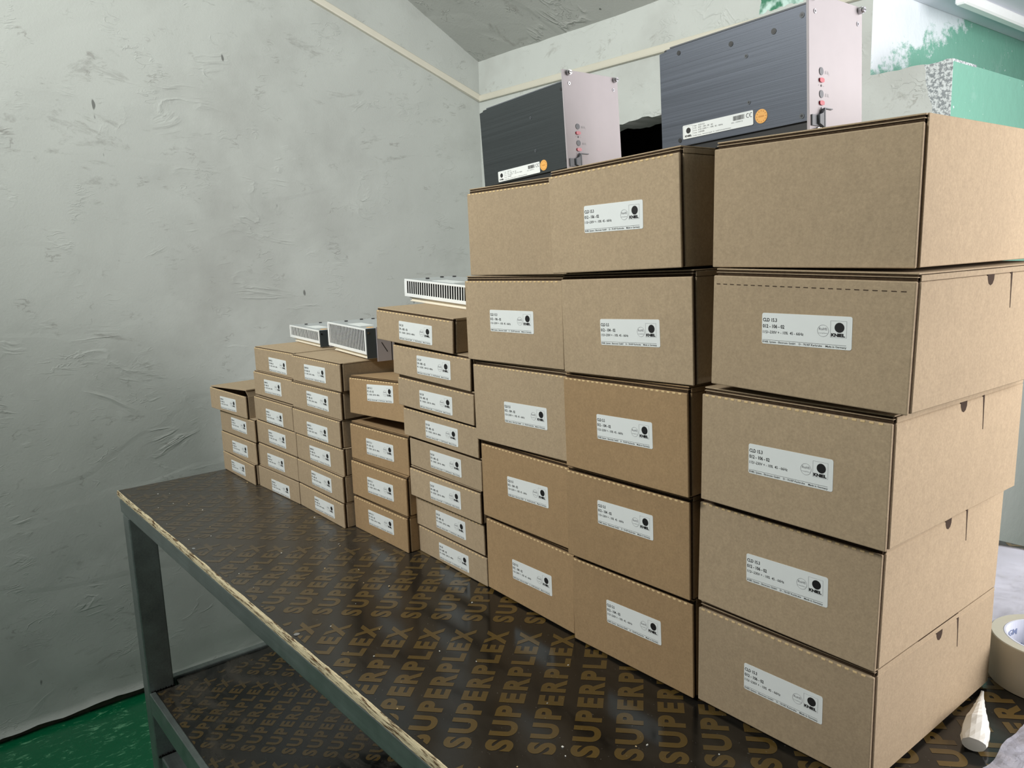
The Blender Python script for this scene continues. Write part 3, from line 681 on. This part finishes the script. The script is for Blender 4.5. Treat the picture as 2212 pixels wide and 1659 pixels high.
    for (a0, a1, c0, c1) in ((0.0012, 0.0132, 0.0130, 0.01315), (0.0012, 0.00135, 0.001, 0.013), (0.0132, 0.01335, 0.001, 0.013)): rect(q, lx+a0, lx+a1, lz+c0, lz+c1, 'ink_grey', t)
    for k, (s1, s2, w2) in enumerate((('Typ:', 'CLD 15.3' if typ == 1 else 'CLD 5.5', 0.008), ('S.-Nr.:', '012 - 106 - 02  .00' if typ == 1 else '012 - 104 - 02  .00', 0.0185), ('U in:', '115/~230V + - 10%  45 - 66Hz', 0.031), ('I in max:', '1.6/0.8A', 0.008))):
        add_text(q, s1, lx+0.0142, lz+0.0112-0.0024*k, 0.0011, 0.0045, 'ink', 0.0, t); add_text(q, s2, lx+0.0205, lz+0.0111-0.0024*k, 0.0014, w2, 'ink', 0.0, t)
    add_text(q, 'KNIEL System - Electronic GmbH   D - 76187 Karlsruhe/Germany', lx+0.0142, lz+0.0013, 0.0009, 0.047, 'ink', 0.0, t)
    rr = random.Random(3); u = lx+0.0640
    while u < lx+0.0775:
        ww = rr.choice((0.00018, 0.00030, 0.0005)); rect(q, u, u+ww, lz+0.0078, lz+0.0122, 'ink', t); u += ww+rr.choice((0.0002, 0.0004))
    add_text(q, 'SN: 1304512', lx+0.0618, lz+0.0055, 0.0010, 0.0135, 'ink', 0.0, t)
    disc(q, lx+0.0815, lz+0.0100, 0.0022, 'ink', t, 12, 0.0017, math.radians(60), math.radians(300)); disc(q, lx+0.0852, lz+0.0100, 0.0022, 'ink', t, 12, 0.0017, math.radians(60), math.radians(300)); rect(q, lx+0.0832, lx+0.0848, lz+0.0098, lz+0.0102, 'ink', t)
    obj('printed_text', q, ls_)
    sx, sz = (-0.0470, 0.0177) if typ == 1 else (-0.0520, 0.0264)
    se = obj('round_seal', MB().cyl((sx, 0.0015, sz), (0, -1, 0), 0.0068, 0.0004, 'seal', 30), root)
    q = MB()
    for k in range(12):
        t_ = 2*math.pi*k/12; rect(q, sx+0.0052*math.cos(t_)-0.0006, sx+0.0052*math.cos(t_)+0.0006, sz+0.0052*math.sin(t_)-0.0005, sz+0.0052*math.sin(t_)+0.0005, 'seal_ink', 0.00095)
    rect(q, sx-0.003, sx+0.003, sz-0.0006, sz+0.0006, 'seal_ink', 0.00095); obj('seal_print', q, se)
    return root
rack_module('black module with bright front panel, the farther and smaller-looking one on the big cartons', (-0.4795, -0.213, 0.6175), 0.016, -0.061, 0.1024, 0.1737, 0.0155, 0.0078, 'anod_black',
            ((-0.0664, 0.0824, 0.0018, 'grey_plastic'), (-0.0612, 0.0388, 0.0018, 'grey_plastic'), (-0.0059, 0.1053, 0.0022, 'black_plastic'), (-0.0044, 0.017, 0.0022, 'black_plastic')), 1)
rack_module('brushed dark grey module with bright front panel, the nearer one on the big cartons', (-0.1416, -0.2222, 0.620), 0.0, -0.038, 0.0995, 0.1777, 0.0111, 0.0132, 'anod',
            ((-0.1513, 0.1104, 0.0024, 'black_plastic'), (-0.0856, 0.103, 0.0026, 'black_plastic'), (-0.0371, 0.1024, 0.0028, 'black_plastic'), (-0.0681, 0.0872, 0.0020, 'grey_plastic'), (-0.0075, 0.109, 0.0026, 'grey_plastic'), (-0.0658, 0.0424, 0.0020, 'grey_plastic'), (-0.0085, 0.0185, 0.0026, 'grey_plastic'), (-0.1528, 0.0197, 0.0024, 'black_plastic')), 2)

# ------------------------------------------------------------------ white slotted modules lying on the thin cartons
def slotted_module(label, loc, rot, L, Hh, lead, nslot, pan):
    root = thing('slotted_power_supply', label, 'electronics', loc, rot, 'white slotted power supplies on the thin cartons')
    D = 0.105
    obj('base_profile', MB().box(0, L, 0.003, D, 0, 0.0022, 'cream_metal', 0.0005).box(0.001, L, 0.0055, D, 0.0022, 0.0062, 'cream_metal').box(-0.001, L, 0.002, D, 0.0062, 0.0085, 'cream_metal', 0.0005), root)
    g_ = MB(); x0 = -lead; z0 = 0.0085; s0, s1 = 0.0145, Hh-0.0035
    g_.box(x0, L, -0.0012, 0.0002, z0, s0, 'white_metal', 0.0004).box(x0, L, -0.0012, 0.0002, s1, Hh, 'white_metal', 0.0004).box(x0, x0+0.009, -0.0012, 0.0002, s0, s1, 'white_metal').box(L-0.005, L, -0.0012, 0.0002, s0, s1, 'white_metal')
    pit = (L-0.005-x0-0.009)/nslot
    for k in range(nslot): g_.box(x0+0.009+pit*k+pit*0.69, x0+0.009+pit*(k+1), -0.0010, -0.0003, s0, s1, 'white_metal')
    obj('slotted_grille', g_, root)
    obj('inner_chassis', MB().box(x0+0.001, L-0.001, 0.0035, D, 0.0088, Hh-0.0016, 'hollow'), root)
    obj('cover', MB().box(x0, L, 0.0004, D, Hh-0.0014, Hh, 'grey_metal', 0.0004), root)
    for q in ((x0+0.03, 0.03), (x0+0.016, 0.07), (x0+0.02, 0.095)):
        obj('cap_screw', MB().cyl((q[0], q[1], Hh), (0, 0, 1), 0.0035, 0.0022, 'black_plastic', 14), root)
    obj('cover_label', MB().prism([(0.06+p_[0], 0.012+p_[1]) for p_ in rounded(0.07, 0.03, 0.002)], 'z', Hh, Hh+0.0003, 'sticker'), root)
    obj('round_seal', MB().cyl((L-0.022, 0.018, Hh), (0, 0, 1), 0.0075, 0.0003, 'seal', 24), root)
    obj('end_plate', MB().box(L, L+0.0015, 0.0, 0.024, 0.001, Hh, 'dark_panel').cyl((L+0.0015, 0.004, Hh-0.008), (1, 0, 0), 0.0020, 0.001, 'chrome', 10), root, label='dark grey end plate')
    zb = -0.006 if pan else 0.0003
    fp = obj('front_panel', MB().box(L+0.0016, L+0.0040, 0.020, 0.0490, zb, Hh+0.002, 'alu').box(L+0.0016, L+0.0040, 0.0515, 0.128, zb, Hh-0.004 if pan else Hh+0.002, 'alu').box(L+0.0016, L+0.0030, 0.0490, 0.0515, zb, Hh, 'black_plastic'), root, label='bright front panel in two pieces')
    q = MB(); i = q.mi('ink'); xx = L+0.0042
    q.bm.faces.new([q.bm.verts.new(v) for v in ((xx, 0.0285, Hh*0.52), (xx, 0.0300, Hh*0.53), (xx, 0.0415, Hh*0.20), (xx, 0.0400, Hh*0.19))])
    q.bm.faces.new([q.bm.verts.new((xx, 0.0270+0.003*math.cos(t), Hh*0.82+Hh*0.12*math.sin(t))) for t in [2*math.pi*k/14 for k in range(14)]])
    obj('panel_marking', q, fp)
    if not pan: obj('panel_knob', MB().cyl((L+0.004, 0.042, Hh*0.72), (1, 0, 0), 0.006, 0.004, 'black_plastic', 16), root)
    return root
slotted_module('small white slotted power supply, leftmost of three, on the second carton stack', (-1.497, -0.155, 0.3295), (0, 0, -0.117), 0.188, 0.0375, 0.021, 24, False)
slotted_module('tall white slotted power supply overhanging the third stack from the left wall', (-1.248, -0.1775, 0.3290), (0, 0.010, -0.120), 0.187, 0.0585, 0.024, 24, True)
slotted_module('flat white slotted power supply on the tall stack of eight thin cartons', (-0.9585, -0.1640, 0.4385), (0, 0.050, -0.03), 0.20, 0.040, 0.013, 27, False)

# ------------------------------------------------------------------ odds and ends at the right of the bench
tr = thing('tape_roll', 'large clear packing tape roll lying flat behind the rightmost carton stack', 'tape', (0.000, 0.088, 0.0006))
def ring(r0, r1, z0, z1, m, seg=72):
    mb = MB(); i = mb.mi(m); R_ = []
    for k in range(seg):
        t = 2*math.pi*k/seg; c_, s_ = math.cos(t), math.sin(t)
        R_.append([mb.bm.verts.new(v) for v in ((r1*c_, r1*s_, z0), (r1*c_, r1*s_, z1-0.001), ((r1-0.001)*c_, (r1-0.001)*s_, z1), (r0*c_, r0*s_, z1), (r0*c_, r0*s_, z0))])
    for k in range(seg):
        a_, b_ = R_[k], R_[(k+1) % seg]
        for q in range(5): mb.bm.faces.new((a_[q], b_[q], b_[(q+1) % 5], a_[(q+1) % 5]))
    for f in mb.bm.faces: f.smooth = False
    bmesh.ops.recalc_face_normals(mb.bm, faces=mb.bm.faces); return mb
obj('tape_winding', ring(0.0470, 0.0600, 0, 0.055, 'tape'), tr); core = obj('cardboard_core', ring(0.0440, 0.0469, 0, 0.055, 'core'), tr)
q = MB(); vs, fs, w_ = text_geo('iGM', 0.007, 0.017, 0.02)
for a0 in [k*0.62 for k in range(10)]:
    for zb, da in ((0.038, 0.0), (0.018, 0.31)):
        V = []
        for p_ in vs: t = a0+da-(p_[0])/0.0438; V.append(q.bm.verts.new((0.0437*math.cos(t), 0.0437*math.sin(t), zb+p_[1])))
        for f in fs:
            try: q.bm.faces.new([V[k] for k in f])
            except ValueError: pass
q.mi('blue_ink'); obj('printed_text', q, core, label='blue grey lettering inside the core')
# twisted paper cone
b = MB(); n, m_ = 20, 16; rows = []
for j in range(n+1):
    t = j/n; c_ = Vector((-0.040+0.036*t, 0.008-0.122*t, 0)); hw = 0.0015+0.0130*min(1, t*1.1)**1.4*(1-0.25*max(0, t-0.8)/0.2); hh = 0.001+0.0125*min(1, t*1.3)*(1-0.45*max(0, t-0.75)/0.25)
    row = []
    for k in range(m_):
        q_ = 2*math.pi*k/m_; cr = 0.0014*noise.noise((j*0.7, k*0.9, 1))*(0.3+t)
        crease = 0.35 if (t > 0.66 and t < 0.70) else 0
        row.append(b.bm.verts.new(c_+Vector(((hw+cr)*math.cos(q_)*0.96, (hw+cr)*math.cos(q_)*0.26, hh*(1-crease*0.4)*(1+math.sin(q_))*(1.0 if math.sin(q_) < 0.7 else 0.9)+0.0008+abs(cr)))))
    rows.append(row)
for j in range(n):
    for k in range(m_): b.bm.faces.new((rows[j][k], rows[j][(k+1) % m_], rows[j+1][(k+1) % m_], rows[j+1][k]))
b.bm.faces.new(rows[0]); b.bm.faces.new(rows[-1][::-1]); bmesh.ops.recalc_face_normals(b.bm, faces=b.bm.faces); b.mi('paper')
o = obj('paper_cone', b, label='small folded white paper cone lying beside the rightmost carton stack', category='paper')
# foam sheet and crinkled film
b = MB(); n, m_ = 40, 30; R_ = []
for i in range(n+1):
    row = []
    for j in range(m_+1):
        x = -0.215+0.62*i/n; y = 0.190+(0.478-0.190)*j/m_
        e = 0.012*math.sin((x+0.2)*5)*(j/m_)
        z = 0.004+0.004*noise.noise((x*9, y*7, 0))+0.0016*noise.noise((x*30, y*22, 3))+0.006*max(0, (j/m_-0.85)/0.15)
        row.append(b.bm.verts.new((x, y+e, max(0.0012, z))))
    R_.append(row)
for i in range(n):
    for j in range(m_): b.bm.faces.new((R_[i][j], R_[i+1][j], R_[i+1][j+1], R_[i][j+1])).smooth = True
fz = bmesh.ops.solidify(b.bm, geom=list(b.bm.faces), thickness=0.001); b.mi('foam')
obj('foam_sheet', b, label='bright white packing foam sheet lying on the bench behind the tape roll', category='packaging')
b = MB(); n = 90; R_ = []
for i in range(n+1):
    row = []
    for j in range(n+1):
        x = 0.012+0.36*i/n; y = -0.40+0.375*j/n
        x += 0.012*noise.noise((y*14, 2, 0))*(1-i/n); y += 0.012*noise.noise((x*16, 7, 0))
        z = 0.0012+0.0045*abs(noise.noise((x*22, y*22, 0)))+0.0035*abs(noise.noise((x*60, y*60, 4)))
        row.append(b.bm.verts.new((x, y, z)))
    R_.append(row)
for i in range(n):
    for j in range(n): b.bm.faces.new((R_[i][j], R_[i+1][j], R_[i+1][j+1], R_[i][j+1]))
b.mi('film'); obj('plastic_film', b, label='crinkled clear plastic film spread on the bench in the right foreground', category='packaging')

b = MB(); rr = random.Random(11)
for k in range(45):
    x = rr.uniform(-1.6, -0.1); y = rr.uniform(-0.52, -0.28); q = rr.uniform(0.0004, 0.0011)
    b.box(x, x+q*rr.uniform(1, 2.6), y, y+q*rr.uniform(1, 2.6), 0.0003, 0.0003+q, 'perf' if k % 3 == 0 else 'paper')
obj('wood_crumbs', b, label='pale wood crumbs scattered along the front of the bench top', category='debris', kind='stuff')
